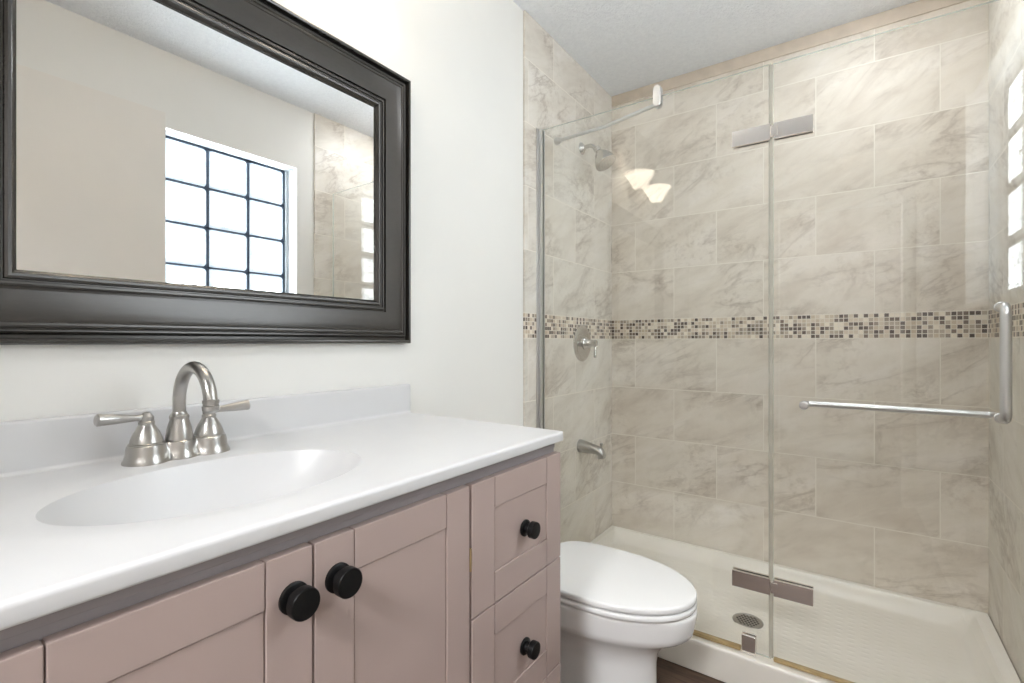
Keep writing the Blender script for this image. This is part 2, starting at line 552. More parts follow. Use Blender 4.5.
# ---- window_1: glass blocks, three columns by four rows
win = bpy.data.objects.new('window_1', None); C.objects.link(win); win.location = (XR + 0.05, 1.233, WZ0)
struct(win, 'glass block window of twelve wavy lit blocks, seen in the mirror', 'window')
bm = nb()
BX = XR + 0.096
by0, bz1, PB = 0.929, 2.078, 0.2045
for i in range(3):
    for j in range(4):
        y0 = by0 + i * 0.2043; z1 = bz1 - j * PB
        box(bm, BX, BX + 0.04, y0 + 0.004, y0 + 0.2003, z1 - PB + 0.004, z1 - 0.004, 0.019, 3)
bm.normal_update()
for f in bm.faces:
    f.material_index = 0 if f.normal.x < -0.99 else 1
finish('glass_blocks', bm, [M['block'], M['block_rim']], win)
bm = nb()
for i in range(4):
    y = by0 + i * 0.2043
    box(bm, BX + 0.003, BX + 0.04, y - 0.0045, y + 0.0045, bz1 - 4 * PB, bz1)
for j in range(5):
    z = bz1 - j * PB
    box(bm, BX + 0.003, BX + 0.04, by0, by0 + 3 * 0.2043, z - 0.0032, z + 0.0032)
finish('block_joints', bm, M['mortar'], win, smooth=0)
bm = nb()   # white liner of the opening
for a in ((WY0, by0 - 0.002, WZ0, WZ1), (by0 + 3 * 0.2043 + 0.002, WY1, WZ0, WZ1)):
    box(bm, XR + 0.085, XR + 0.14, *a)
box(bm, XR + 0.085, XR + 0.14, WY0, WY1, WZ0, bz1 - 4 * PB - 0.002)
box(bm, XR + 0.135, XR + 0.15, WY0, WY1, WZ0, WZ1)
for a in ((WY0, WY0 + 0.004, WZ0, WZ1), (WY1 - 0.004, WY1, WZ0, WZ1), (WY0 + 0.004, WY1 - 0.004, WZ1 - 0.004, WZ1)):
    box(bm, XR + 0.042, XR + 0.090, *a)
finish('window_frame', bm, M['window_liner'], win, smooth=0)
bm = nb(); box(bm, XR - 0.02, XR + 0.09, WY0 - 0.02, WY1 + 0.02, WZ0 - 0.022, WZ0, 0.004, 2)
finish('window_sill', bm, M['trim'], win)

# ---- door_1: a plain closed door, flush in the right wall beside the window
door = bpy.data.objects.new('door_1', None); C.objects.link(door); door.location = (1.52, 0.5, FZ)
struct(door, 'plain pale closed door beside the glass block window, seen in the mirror', 'door')
bm = nb()
box(bm, XR - 0.020, XR + 0.0055, 0.10, 0.9035, FZ + 0.012, 2.142, 0.002, 2)
finish('door_leaf', bm, M['door'], door)
bm = nb()
lathe(bm, (XR - 0.020, 0.17, 0.92), (-1, 0, 0), [(0, 0.03), (0.006, 0.03), (0.01, 0.012), (0.03, 0.012), (0.036, 0.024), (0.05, 0.028), (0.06, 0.02), (0.063, 0.0)], 24)
finish('door_knob', bm, M['nickel'], door)
bm = nb()
for y0, y1 in ((YF - 0.004, YF + 0.014), (YF - 0.134, YF - 0.116)):
    box(bm, DX_0 - 0.06, DX_0, y0, y1, FZ, DZ1 + 0.06, 0.003, 2)
    box(bm, DX_1, DX_1 + 0.06, y0, y1, FZ, DZ1 + 0.06, 0.003, 2)
    box(bm, DX_0, DX_1, y0, y1, DZ1, DZ1 + 0.06, 0.003, 2)
struct(finish('trim_2', bm, M['trim']), 'white casing around the added doorway', 'trim')
HX0, HX1, HY0 = 0.1, 2.0, -2.5  # unseen hall, added to carry the fill lamp behind the camera
bm = nb(); box(bm, HX0, HX1, HY0, YF - 0.12, FZ - 0.1, FZ)
struct(finish('floor_added_hall', bm, M['dark_floor'], smooth=0), 'floor of the added unseen hall, kept dark to weaken its reflection', 'floor')
bm = nb(); box(bm, HX0, HX1, HY0, YF - 0.12, CZ, CZ + 0.1)
struct(finish('ceiling_added_hall', bm, M['ceiling'], smooth=0), 'white ceiling of the added unseen hall', 'ceiling')
bm = nb(); box(bm, HX0 - 0.1, HX1 + 0.1, HY0 - 0.1, HY0, FZ, CZ)
box(bm, HX0 - 0.1, HX0, HY0, YF - 0.12, FZ, CZ); box(bm, HX1, HX1 + 0.1, HY0, YF - 0.12, FZ, CZ)
struct(finish('wall_added_hall', bm, M['hall_paint'], smooth=0), 'walls of the added unseen hall, kept dull to dim their reflection in the glass', 'wall')
lamp = thing('hall_fill_lamp', 'unseen round lamp added in the hall to throw fill light low into the shower', 'lamp', (1.05, -1.5, CZ))  # added lamp, lights the lower tiles through the doorway
bm = nb(); lathe(bm, (1.05, -1.5, CZ), (0, 0, -1), [(0, 0.30), (0.02, 0.30), (0.025, 0.28)], 40)
finish('lamp_base', bm, M['satin'], lamp)
bm = nb(); lathe(bm, (1.05, -1.5, CZ - 0.022), (0, 0, -1), [(0, 0.285), (0.03, 0.27), (0.055, 0.21), (0.07, 0.1), (0.074, 0.0)], 40)
finish('lamp_shade', bm, M['hall_fill'], lamp)
sl_ = thing('shower_fill_lamp', 'unseen round lamp added over the right end of the shower as fill light', 'lamp', (1.15, 2.03, CZ))  # added out of view to brighten the shower tiles
bm = nb(); lathe(bm, (1.15, 2.03, CZ), (0, 0, -1), [(0, 0.125), (0.012, 0.125), (0.016, 0.115)], 40)
finish('lamp_base', bm, M['satin'], sl_)
bm = nb(); lathe(bm, (1.15, 2.03, CZ - 0.014), (0, 0, -1), [(0, 0.114), (0.012, 0.106), (0.024, 0.08), (0.031, 0.04), (0.033, 0.0)], 40)
finish('lamp_shade', bm, M['shower_fill'], sl_)

# ================================================================== VANITY CABINET
VY0, VY1 = -0.232, 1.0105
VX = 0.522                     # front of the box; doors are on it, face at 0.54
cab = thing('vanity_cabinet', 'taupe painted vanity cabinet with flat grooved doors under the white countertop', 'cabinet', (0.27, 0.39, FZ))
bm = nb()
box(bm, 0.002, VX - 0.02, VY1 - 0.018, VY1, FZ, 0.846, 0.001, 1)     # right side
box(bm, 0.002, VX - 0.02, VY0, VY0 + 0.018, FZ, 0.846, 0.001, 1)     # left side
box(bm, 0.002, 0.012, VY0 + 0.018, VY1 - 0.018, FZ, 0.846)           # back
box(bm, 0.012, VX - 0.02, VY0 + 0.018, VY1 - 0.018, 0.05, 0.068)     # bottom
box(bm, VX - 0.02, VX, VY0, VY1, 0.05, 0.085, 0.001, 1)              # bottom rail
box(bm, VX - 0.02, VX, VY0, VY0 + 0.05, 0.085, 0.80, 0.001, 1)
box(bm, VX - 0.02, VX, VY1 - 0.03, VY1, 0.085, 0.80, 0.001, 1)
box(bm, VX - 0.02, VX, 0.66, 0.70, 0.085, 0.80, 0.001, 1)
box(bm, VX - 0.02, VX, 0.045, 0.085, 0.085, 0.80, 0.001, 1)
finish('cabinet_body', bm, M['cabinet'], cab)
bm = nb(); box(bm, VX - 0.02, VX, VY0, VY1 - 0.001, 0.801, 0.8465, 0.001, 1)
box(bm, VX - 0.002, VX + 0.003, VY0 + 0.002, VY1 - 0.002, 0.829, 0.8465, 0.0015, 2)
o = finish('top_rail', bm, M['rail'], cab); o['label'] = 'greyer rail under the countertop'
bm = nb(); box(bm, 0.40, 0.44, VY0 + 0.018, VY1 - 0.018, FZ, 0.05)
finish('toe_kick', bm, M['cabinet'], cab)

DX0, DX1 = VX + 0.0006, 0.540
def panel_front(bm, y0, y1, z0, z1, sl, sr, rt, rb):
    """flat frame-and-panel front: stiles, rails, panel set 1.6 mm back, fine v-grooves between"""
    g = 0.0006
    box(bm, DX0, DX1, y0, y0 + sl - g, z0, z1, 0.0018, 2)
    box(bm, DX0, DX1, y1 - sr + g, y1, z0, z1, 0.0018, 2)
    box(bm, DX0, DX1, y0 + sl + g, y1 - sr - g, z1 - rt, z1, 0.0018, 2)
    box(bm, DX0, DX1, y0 + sl + g, y1 - sr - g, z0, z0 + rb, 0.0018, 2)
    box(bm, DX0, DX1 - 0.0022, y0 + sl + g, y1 - sr - g, z0 + rb + g, z1 - rt - g, 0.0012, 1)
    box(bm, DX0, DX1 - 0.006, y0 + 0.003, y1 - 0.003, z0 + 0.003, z1 - 0.003)

def knob(parent, y, z, r=0.0165):
    bm = nb()
    lathe(bm, (DX1, y, z), (1, 0, 0), [(0, r), (0.003, r * 1.0), (0.0045, r * 0.92), (0.006, r * 0.60), (0.0140, r * 0.56), (0.0155, r * 0.64),
                                       (0.0165, r * 0.94), (0.0175, r), (0.0275, r), (0.029, r * 0.95), (0.0295, r * 0.88), (0.0298, 0)], 36)
    return finish('knob', bm, M['black'], parent, 35)

def front(name, y0, y1, z0, z1, sl, sr, rt, rb, ky, kz, kr):
    bm = nb(); panel_front(bm, y0, y1, z0, z1, sl, sr, rt, rb)
    o = finish(name, bm, M['cabinet'], cab, 30)
    knob(o, ky, kz, kr)
    return o
DZ0, DZT = 0.075, 0.8195
dl = front('door', 0.0485, 0.3635, DZ0, DZT, 0.0605, 0.0615, 0.058, 0.058, 0.337, 0.7625, 0.0195)
dr = front('door', 0.3665, 0.6770, DZ0, DZT, 0.0615, 0.0605, 0.058, 0.058, 0.4005, 0.7625, 0.0195)
DZS = [(0.5725, 0.8195), (0.3200, 0.5695), (0.075, 0.3170)]
for (a, b) in DZS:
    front('drawer', 0.6835, 1.0105, a, b, 0.0695, 0.0625, 0.060, 0.060 if a > 0.1 else 0.05, 0.857, (a + b) / 2 - 0.009, 0.0175)
# bank of drawers on the far left, outside the photograph but seen from the side
for (a, b) in DZS:
    front('drawer', VY0, 0.0420, a, b, 0.0625, 0.0695, 0.060, 0.060 if a > 0.1 else 0.05, -0.095, (a + b) / 2 - 0.012, 0.0175)
for zz in (0.662, 0.17):
    bm = nb()
    box(bm, VX, DX1 + 0.0005, 0.6775, 0.6805, zz, zz + 0.042, 0.0005, 1)
    lathe(bm, (DX1 - 0.002, 0.6803, zz), (0, 0, 1), [(0, 0.0025), (0.042, 0.0025)], 12)
    h = finish('hinge', bm, M['brass'], dr)
    h['label'] = 'small brass hinge in the gap beside the door'
    bm = nb()
    box(bm, VX, DX1 + 0.0005, 0.0455, 0.0482, zz, zz + 0.042, 0.0005, 1)
    finish('hinge', bm, M['brass'], dl)

# ================================================================== COUNTERTOP WITH INTEGRAL BOWL
ct = thing('vanity_countertop', 'glossy white countertop with an oval bowl and backsplash on the taupe cabinet', 'countertop', (0.27, 0.39, 0.847))
CX0, CX1, CY0, CY1, CZT, CZB = 0.002, 0.5475, -0.24, 1.0165, 0.8700, 0.8472
bc = Vector((0.303, 0.370)); ea, eb = 0.151, 0.223
bd = []
cr = 0.010
for (cx, cy, a0) in ((CX1 - cr, CY1 - cr, 0), (CX0 + 0.001, CY1 - 0.001, 90), (CX0 + 0.001, CY0 + 0.001, 180), (CX1 - cr, CY0 + cr, 270)):
    rr = cr if cx > 0.3 else 0.001
    for q in range(5):
        a = math.radians(a0 + 90 * q / 4)
        bd.append(Vector((cx + rr * math.cos(a), cy + rr * math.sin(a))))
dense = []
for i, p in enumerate(bd):
    q = bd[(i + 1) % len(bd)]
    k = max(1, int((q - p).length / 0.018))
    for j in range(k):
        dense.append(p + (q - p) * (j / k))
def bowl_z(t):
    d = 0.125
    if t >= 1.0:
        s = max(0.0, min(1.0, (t - 1.0) / 0.25))
        return CZT - 0.0028 * (1 - s * s * (3 - 2 * s)) - 0.0012 * math.exp(-((t - 1.0) / 0.02))
    rim = 0.0040 * math.exp(-((1 - t) / 0.035))
    body = d * (1 - t ** 3.0) ** 0.95
    return CZT - 0.004 - body + 0.0 * rim
bm = nb()
rings = []
ts = [0.08, 0.2, 0.32, 0.44, 0.55, 0.65, 0.73, 0.80, 0.86, 0.91, 0.95, 0.975, 0.99, 1.0, 1.012, 1.03, 1.06, 1.1, 1.15, 1.2, 1.25]
def ell(p, t):
    d = (p - bc)
    r = 1.0 / math.sqrt((d.x / ea) ** 2 + (d.y / eb) ** 2)
    return bc + d * r * t, r
for t in ts:
    ring = []
    for p in dense:
        q, r = ell(p, 1.0)
        tmax = 1.0 / r                      # boundary, in ellipse units
        tt = t if t <= 1.0 else 1.0 + (t - 1.0) / 0.25 * min(0.25, (tmax - 1.0) * 0.75)
        q, r = ell(p, tt)
        ring.append((q.x, q.y, bowl_z(t)))
    rings.append(ring)
def inset(p, d):
    x = min(max(p.x, CX0 + d), CX1 - d); y = min(max(p.y, CY0 + d), CY1 - d)
    return x, y
for d, z in ((0.007, CZT), (0.0042, CZT - 0.0007), (0.002, CZT - 0.0021), (0.0006, CZT - 0.0043), (0.0, CZT - 0.0070), (0.0, CZB + 0.003), (0.002, CZB), (0.05, CZB)):
    rings.append([(*inset(p, d), z) for p in dense])
bridge(bm, rings, cap0=True, cap1=False)
finish('countertop', bm, M['marble'], ct, 50)
bm = nb()
box(bm, 0.002, 0.021, CY0, CY1, CZT - 0.001, 0.9555, 0.005, 3)
finish('backsplash', bm, M['marble'], ct)
bm = nb()   # cove where the splash meets the deck
pr = [(0.020, CZT + 0.010), (0.0212, CZT + 0.0048), (0.0242, CZT + 0.0016), (0.0295, CZT + 0.0002), (0.0295, CZT - 0.001), (0.020, CZT - 0.001)]
bridge(bm, [[(x, CY0 + 0.004, z) for x, z in pr], [(x, CY1 - 0.004, z) for x, z in pr]])
finish('cove', bm, M['marble'], ct)
bm = nb(); lathe(bm, (0.304, 0.365, 0.742), (0, 0, 1), [(0, 0.024), (0.003, 0.024), (0.005, 0.02), (0.0045, 0.017), (0.007, 0.012), (0.008, 0)], 28)
o = finish('drain', bm, M['nickel'], ct); o['label'] = 'brushed nickel drain in the bowl'

# ================================================================== FAUCET
FX, FY = 0.090, 0.377
fa = thing('faucet', 'brushed nickel two-handle faucet with a high arched spout on the white countertop', 'faucet', (FX, FY, CZT))
def lobes(s, off):
    pts_p, pts_m = [], []
    L = 0.0508
    n = 60
    rads = ((-L, 0.0300 * s + off), (0, 0.0260 * s + off), (L, 0.0300 * s + off))
    ymax = L + 0.0300 * s + off
    for i in range(n + 1):
        y = -ymax * math.cos(PI * i / n)
        ws = [math.sqrt(max(0, r * r - (y - c) ** 2)) for c, r in rads]
        k = 220.0
        wv = math.log(sum(math.exp(k * v) for v in ws) - 2 + 1e-9) / k if max(ws) > 1e-4 else 0.0
        wv = max(wv, 0.0)
        pts_p.append((wv, y)); pts_m.append((-wv, y))
    return pts_p + pts_m[-2:0:-1]
bm = nb()
rings = []
for z, s, off in ((-0.003, 1.0, 0.0055), (0.003, 1.0, 0.0055), (0.008, 1.0, 0.0028), (0.016, 1.0, 0.0008), (0.026, 0.985, 0.0), (0.0305, 0.95, 0.0), (0.0325, 0.86, 0.0)):
    rings.append([(FX + x, FY + y, CZT + z) for x, y in lobes(s, off)])
bridge(bm, rings)
finish('base_plate', bm, M['nickel'], fa, 35)
BZ = CZT + 0.027
bm = nb()
lathe(bm, (FX, FY, BZ - 0.002), (0, 0, 1), [(0, 0.0225), (0.004, 0.0225), (0.012, 0.0218), (0.030, 0.0190), (0.044, 0.0150), (0.047, 0.0158), (0.051, 0.0158), (0.054, 0.0130), (0.058, 0.0115)], 40)
R = 0.064
pts = [(FX, FY, BZ + 0.050), (FX, FY, BZ + 0.066), (FX, FY, 0.973)]
for i in range(1, 21):
    a = PI - PI * 1.0 * i / 20
    pts.append((FX + R + R * math.cos(a), FY, 0.973 + R * math.sin(a)))
pts.append((FX + 2 * R, FY, 0.967))
rad = [0.0108] * len(pts)
tube(bm, pts, rad, 24)
sp = finish('spout', bm, M['nickel'], fa, 35)
bm = nb(); lathe(bm, (FX + 2 * R, FY, 0.984), (0, 0, -1), [(0, 0.0112), (0.001, 0.0128), (0.006, 0.0128), (0.007, 0.0118), (0.010, 0.0118), (0.011, 0.0134), (0.018, 0.0128), (0.021, 0.010), (0.022, 0.0)], 28)
finish('aerator', bm, M['nickel'], sp, 35)
for s in (-1, 1):
    hy = FY + s * 0.0508
    bm = nb()
    lathe(bm, (FX, hy, BZ - 0.001), (0, 0, 1), [(0.003, 0.0268), (0.0075, 0.0268), (0.0085, 0.0248), (0.014, 0.0240), (0.026, 0.0195), (0.034, 0.0150), (0.040, 0.0115), (0.042, 0.0122), (0.045, 0.0122), (0.047, 0.0100)], 36)
    h = finish('handle', bm, M['nickel'], fa, 35)
    bm = nb()
    lathe(bm, (FX, hy, BZ + 0.044), (0, 0, 1), [(0, 0.0095), (0.004, 0.0110), (0.009, 0.0110), (0.013, 0.0075), (0.016, 0.0055), (0.018, 0.0)], 28)
    lathe(bm, (FX, hy, BZ + 0.0515), (0.10, s, 0.07), [(0.004, 0.0060), (0.016, 0.0054), (0.026, 0.0064), (0.045, 0.0085), (0.060, 0.0096), (0.065, 0.0096), (0.067, 0.0104), (0.071, 0.0104), (0.073, 0.0082), (0.0735, 0)], 24)
    finish('lever', bm, M['nickel'], h, 35)

# ================================================================== MIRROR
mi = thing('wall_mirror', 'large wall mirror in a wide dark espresso moulded frame above the faucet', 'mirror', (0.012, 0.535, 1.078))
MY0, MY1, MZ0, MZ1 = 0.054, 1.013, 1.0775, 1.866
prof = [(0.0, 0.0), (0.0, 0.020), (0.002, 0.0245), (0.006, 0.0265), (0.0095, 0.0250), (0.0105, 0.0190), (0.0115, 0.0105), (0.0165, 0.0100), (0.0185, 0.0150), (0.0195, 0.0200),
        (0.022, 0.0225), (0.025, 0.0220), (0.0262, 0.0195), (0.0275, 0.0195), (0.029, 0.0230), (0.0325, 0.0250), (0.036, 0.0243), (0.0375, 0.0225), (0.044, 0.0235), (0.060, 0.0218), (0.076, 0.0188), (0.0895, 0.0160),
        (0.0905, 0.0105), (0.0945, 0.0105), (0.0955, 0.0165), (0.0985, 0.0185), (0.102, 0.0178), (0.1035, 0.0140), (0.1055, 0.0136), (0.107, 0.0160), (0.111, 0.0176),
        (0.1150, 0.0164), (0.1170, 0.0130), (0.1215, 0.0095), (0.1215, 0.004)]
bm = nb()
corners = [(MY0, MZ0, 1, 1), (MY1, MZ0, -1, 1), (MY1, MZ1, -1, -1), (MY0, MZ1, 1, -1)]
vr = [[bm.verts.new((0.001 + h, y + sy * d, z + sz * d)) for d, h in prof] for (y, z, sy, sz) in corners]
for i in range(4):
    a, b = vr[i], vr[(i + 1) % 4]
    for k in range(len(prof) - 1):
        bm.faces.new((a[k], b[k], b[k + 1], a[k + 1]))
finish('mirror_frame', bm, M['frame'], mi, 28)
bm = nb(); box(bm, 0.0015, 0.0065, MY0 + 0.10, MY1 - 0.10, MZ0 + 0.10, MZ1 - 0.10)
o = finish('mirror_glass', bm, M['mirror'], mi, smooth=0); o['label'] = 'clear silvered mirror glass'

# ================================================================== VANITY LIGHT (above the picture's edge; mirrored in the shower glass)
LX, LZ = 0.100, 1.974
vl = thing('vanity_light', 'two-shade bath light above the mirror, mirrored in the shower glass', 'wall lamp', (0.02, 0.62, LZ))
bm = nb(); box(bm, 0.001, 0.020, 0.54, 0.70, LZ - 0.020, LZ + 0.075, 0.007, 3)
tube(bm, [(0.040, 0.44, LZ + 0.02), (0.040, 0.80, LZ + 0.02)], 0.007, 14)
tube(bm, [(0.018, 0.62, LZ + 0.02), (0.040, 0.62, LZ + 0.02)], 0.009, 14)
finish('lamp_base', bm, M['nickel'], vl)
for ly in (0.460, 0.780):
    bm = nb(); tube(bm, fillet([(0.040, ly, LZ + 0.02), (LX, ly, LZ + 0.006), (LX, ly, LZ - 0.008)], 0.006), 0.006, 14)
    lathe(bm, (LX, ly, LZ - 0.012), (0, 0, 1), [(0, 0.010), (0.003, 0.020), (0.010, 0.022), (0.020, 0.018)], 28)
    finish('lamp_arm', bm, M['nickel'], vl)
    bm = nb()
    pr = [(0.0, 0.020), (0.008, 0.032), (0.025, 0.043), (0.048, 0.055), (0.070, 0.068), (0.086, 0.080), (0.093, 0.088), (0.096, 0.088), (0.087, 0.076), (0.070, 0.064), (0.048, 0.051), (0.025, 0.039), (0.010, 0.028), (0.005, 0.016)]
    lathe(bm, (LX, ly, LZ), (0, 0, 1), pr, 40)
    sh = finish('lamp_shade', bm, M['shade'], vl, 50)
    bm = nb(); lathe(bm, (LX, ly, LZ + 0.008), (0, 0, 1), [(0, 0.010), (0.012, 0.011), (0.025, 0.019), (0.042, 0.024), (0.058, 0.018), (0.066, 0.0)], 24)
    finish('bulb', bm, M['bulb'], sh)
    ld = bpy.data.lights.new('bulb_light', 'POINT'); ld.energy = BULB_POWER; ld.color = (1.0, 0.92, 0.82); ld.shadow_soft_size = 0.03
    lo = bpy.data.objects.new('bulb_light', ld); C.objects.link(lo); lo.parent = sh
    lo.location = (LX, ly, LZ + 0.055)

# ================================================================== TOILET
TY = 1.410
tl = thing('toilet', 'white elongated toilet with its lid closed, beside the vanity', 'toilet', (0.40, TY, FZ))
def egg(xb, xf, hw, z, n=64, eb_=2.6, split=0.46):
    """plan outline: squarish back, long rounded nose toward +x"""
    xc = xb + (xf - xb) * split
    pts = []
    for i in range(n):
        a = 2 * PI * i / n
        c, s = math.cos(a), math.sin(a)
        if c >= 0:
            e = 1.98
            x = xc + (xf - xc) * abs(c) ** (2 / e); y = hw * math.copysign(abs(s) ** (2 / e), s)
        else:
            x = xc - (xc - xb) * abs(c) ** (2 / eb_); y = hw * math.copysign(abs(s) ** (2 / eb_), s)
        pts.append((x, TY + y, z))
    return pts
bm = nb()
rows = [(0.12, 0.652, 0.122, FZ), (0.12, 0.652, 0.122, FZ + 0.02), (0.125, 0.640, 0.114, FZ + 0.032), (0.13, 0.634, 0.110, FZ + 0.10), (0.13, 0.634, 0.111, FZ + 0.20),
        (0.13, 0.640, 0.116, FZ + 0.235), (0.12, 0.658, 0.130, FZ + 0.262), (0.10, 0.690, 0.150, FZ + 0.286), (0.09, 0.722, 0.167, FZ + 0.303), (0.08, 0.736, 0.175, FZ + 0.315), (0.08, 0.740, 0.177, FZ + 0.328),
        (0.08, 0.747, 0.180, FZ + 0.360), (0.08, 0.749, 0.181, FZ + 0.374), (0.08, 0.748, 0.181, FZ + 0.381), (0.085, 0.744, 0.178, FZ + 0.3855), (0.10, 0.731, 0.167, FZ + 0.3865)]
bridge(bm, [egg(*r) for r in rows])
finish('bowl', bm, M['porcelain'], tl, 60)
def slab(name, xb, xf, hw, z0, z1, crown, rnd):
    bm = nb()
    rr = []
    for d, z in ((rnd, z0), (rnd * 0.3, z0 + rnd * 0.3), (0, z0 + rnd), (0, z1 - rnd), (rnd * 0.3, z1 - rnd * 0.3), (rnd, z1), (0.04, z1 + crown * 0.45), (0.09, z1 + crown * 0.85), (0.14, z1 + crown)):
        rr.append(egg(xb + d, xf - d, hw - d, z, eb_=4.0))
    bridge(bm, rr)
    return finish(name, bm, M['porcelain'], tl, 50)
slab('seat', 0.250, 0.747, 0.181, 0.3225, 0.3400, 0.0, 0.006)
slab('lid', 0.240, 0.747, 0.181, 0.3425, 0.3620, 0.005, 0.006)
for s in (-1, 1):
    bm = nb()
    box(bm, 0.215, 0.255, TY + s * 0.075 - 0.02, TY + s * 0.075 + 0.02, 0.320, 0.352, 0.006, 3)
    finish('seat_hinge', bm, M['porcelain'], tl)
bm = nb()
rr = []
for d, z in ((0.02, 0.315), (0.004, 0.33), (0.0, 0.36), (-0.004, 0.50), (-0.008, 0.620)):
    x0, x1, y0, y1, c = 0.022, 0.185 - d, TY - 0.182 + d, TY + 0.182 - d, 0.03
    ring = []
    for cx, cy, a0 in ((x1 - c, y1 - c, 0), (x0 + c, y1 - c, 90), (x0 + c, y0 + c, 180), (x1 - c, y0 + c, 270)):
        for q in range(7):
            a = math.radians(a0 + 15 * q)
            ring.append((cx + c * math.cos(a), cy + c * math.sin(a), z))
    rr.append(ring)
bridge(bm, rr)
finish('tank', bm, M['porcelain'], tl, 50)
bm = nb(); box(bm, 0.018, 0.192, TY - 0.187, TY + 0.187, 0.6205, 0.644, 0.010, 3)
finish('tank_lid', bm, M['porcelain'], tl)
bm = nb(); lathe(bm, (0.176, TY - 0.13, 0.57), (1, 0, 0), [(0, 0.016), (0.008, 0.016), (0.012, 0.010), (0.02, 0.009)], 20)
tube(bm, [(0.192, TY - 0.13, 0.57), (0.196, TY - 0.09, 0.567), (0.196, TY - 0.065, 0.565)], [0.006, 0.006, 0.008], 12)
finish('flush_handle', bm, M['chrome'], tl)

# ================================================================== SHOWER PAN
sp_ = thing('shower_pan', 'low cream shower pan with a white front curb behind the toilet', 'shower pan', (0.76, 2.13, FZ))
PX0, PX1, PY0, PY1 = 0.0105, XR - 0.0055, 1.745, YB - 0.0015
bm = nb()
dcx, dcy = 0.770, 2.075
def rrect(x0, x1, y0, y1, c, z, k=6, m=14):
    pts = []
    cs = ((x1 - c, y1 - c, 0), (x0 + c, y1 - c, 90), (x0 + c, y0 + c, 180), (x1 - c, y0 + c, 270))
    for i, (cx, cy, a0) in enumerate(cs):
        for q in range(k + 1):
            a = math.radians(a0 + 90 * q / k)
            pts.append(Vector((cx + c * math.cos(a), cy + c * math.sin(a), z)))
        nx = cs[(i + 1) % 4]
        a = math.radians(nx[2])
        e = Vector((nx[0] + c * math.cos(a), nx[1] + c * math.sin(a), z)); s_ = pts[-1].copy()
        for q in range(1, m):
            pts.append(s_ + (e - s_) * (q / m))
    return pts
def pan_rows():
    r = []
    # bottom of the apron, up the outside
    r.append(rrect(PX0, PX1, PY0 + 0.004, PY1, 0.002, FZ))
    r.append(rrect(PX0, PX1, PY0, PY1, 0.002, FZ + 0.004))
    r.append(rrect(PX0, PX1, PY0, PY1, 0.002, 0.030))
    return r
rows = pan_rows()
def lvl(ring, fn):
    out = []
    for p in ring:
        q = p.copy(); q.z = fn(p); out.append(q)
    return out
def rimz(p):   # the curb is lower than the flange along the tiled walls
    t = max(0.0, min(1.0, (p.y - 1.86) / 0.10))
    return 0.044 + (0.065 - 0.044) * t * t * (3 - 2 * t)
rows.append(lvl(rrect(PX0, PX1, PY0, PY1, 0.002, 0), lambda p: rimz(p) - 0.006))
rows.append(lvl(rrect(PX0 + 0.002, PX1 - 0.002, PY0 + 0.003, PY1 - 0.002, 0.003, 0), lambda p: rimz(p) - 0.001))
rows.append(lvl(rrect(PX0 + 0.006, PX1 - 0.006, PY0 + 0.008, PY1 - 0.006, 0.005, 0), rimz))
rows.append(lvl(rrect(PX0 + 0.028, PX1 - 0.042, PY0 + 0.085, PY1 - 0.022, 0.02, 0), lambda p: rimz(p) - 0.004 - 0.006 * (p.y < 1.9)))
rows.append(lvl(rrect(PX0 + 0.036, PX1 - 0.054, PY0 + 0.096, PY1 - 0.030, 0.03, 0), lambda p: rimz(p) * 0.72 - 0.004))
rows.append(lvl(rrect(PX0 + 0.052, PX1 - 0.074, PY0 + 0.108, PY1 - 0.062, 0.05, 0), lambda p: 0.014))
rows.append(lvl(rrect(PX0 + 0.072, PX1 - 0.096, PY0 + 0.130, PY1 - 0.085, 0.06, 0), lambda p: 0.008))
base = rrect(PX0 + 0.110, PX1 - 0.130, PY0 + 0.165, PY1 - 0.115, 0.06, 0.006)
rows.append(base)
for f, z in ((0.75, 0.003), (0.5, -0.001), (0.25, -0.005)):
    rows.append([Vector((dcx + (p.x - dcx) * f, dcy + (p.y - dcy) * f, z)) for p in base])
n = len(base)
rows.append([Vector((dcx + 0.062 * (p - Vector((dcx, dcy, p.z))).normalized().x, dcy + 0.062 * (p - Vector((dcx, dcy, p.z))).normalized().y, -0.0075)) for p in base])
bridge(bm, rows, cap0=True, cap1=True)
finish('pan_basin', bm, M['pan'], sp_, 50)
bm = nb()
n = 40
lathe(bm, (dcx, dcy, -0.0078), (0, 0, 1), [(0, 0.055), (0.002, 0.055), (0.004, 0.051), (0.004, 0.043), (0.0025, 0.042), (0.0025, 0.0)], n)
dg = finish('drain', bm, M['nickel'], sp_, 35); dg['label'] = 'round grey metal drain with a perforated grate'
bm = nb()
for i in range(-4, 5):
    for j in range(-4, 5):
        x, y = i * 0.0125 + (0.00625 if j % 2 else 0), j * 0.0110
        if x * x + y * y < 0.0385 ** 2:
            lathe(bm, (dcx + x, dcy + y, -0.0056), (0, 0, 1), [(0, 0.0044), (0.0006, 0.0044)], 8)
finish('drain_hole_discs', bm, M['hole_shade'], dg, smooth=0)  # dark discs laid on the grate, shade of its holes as colour

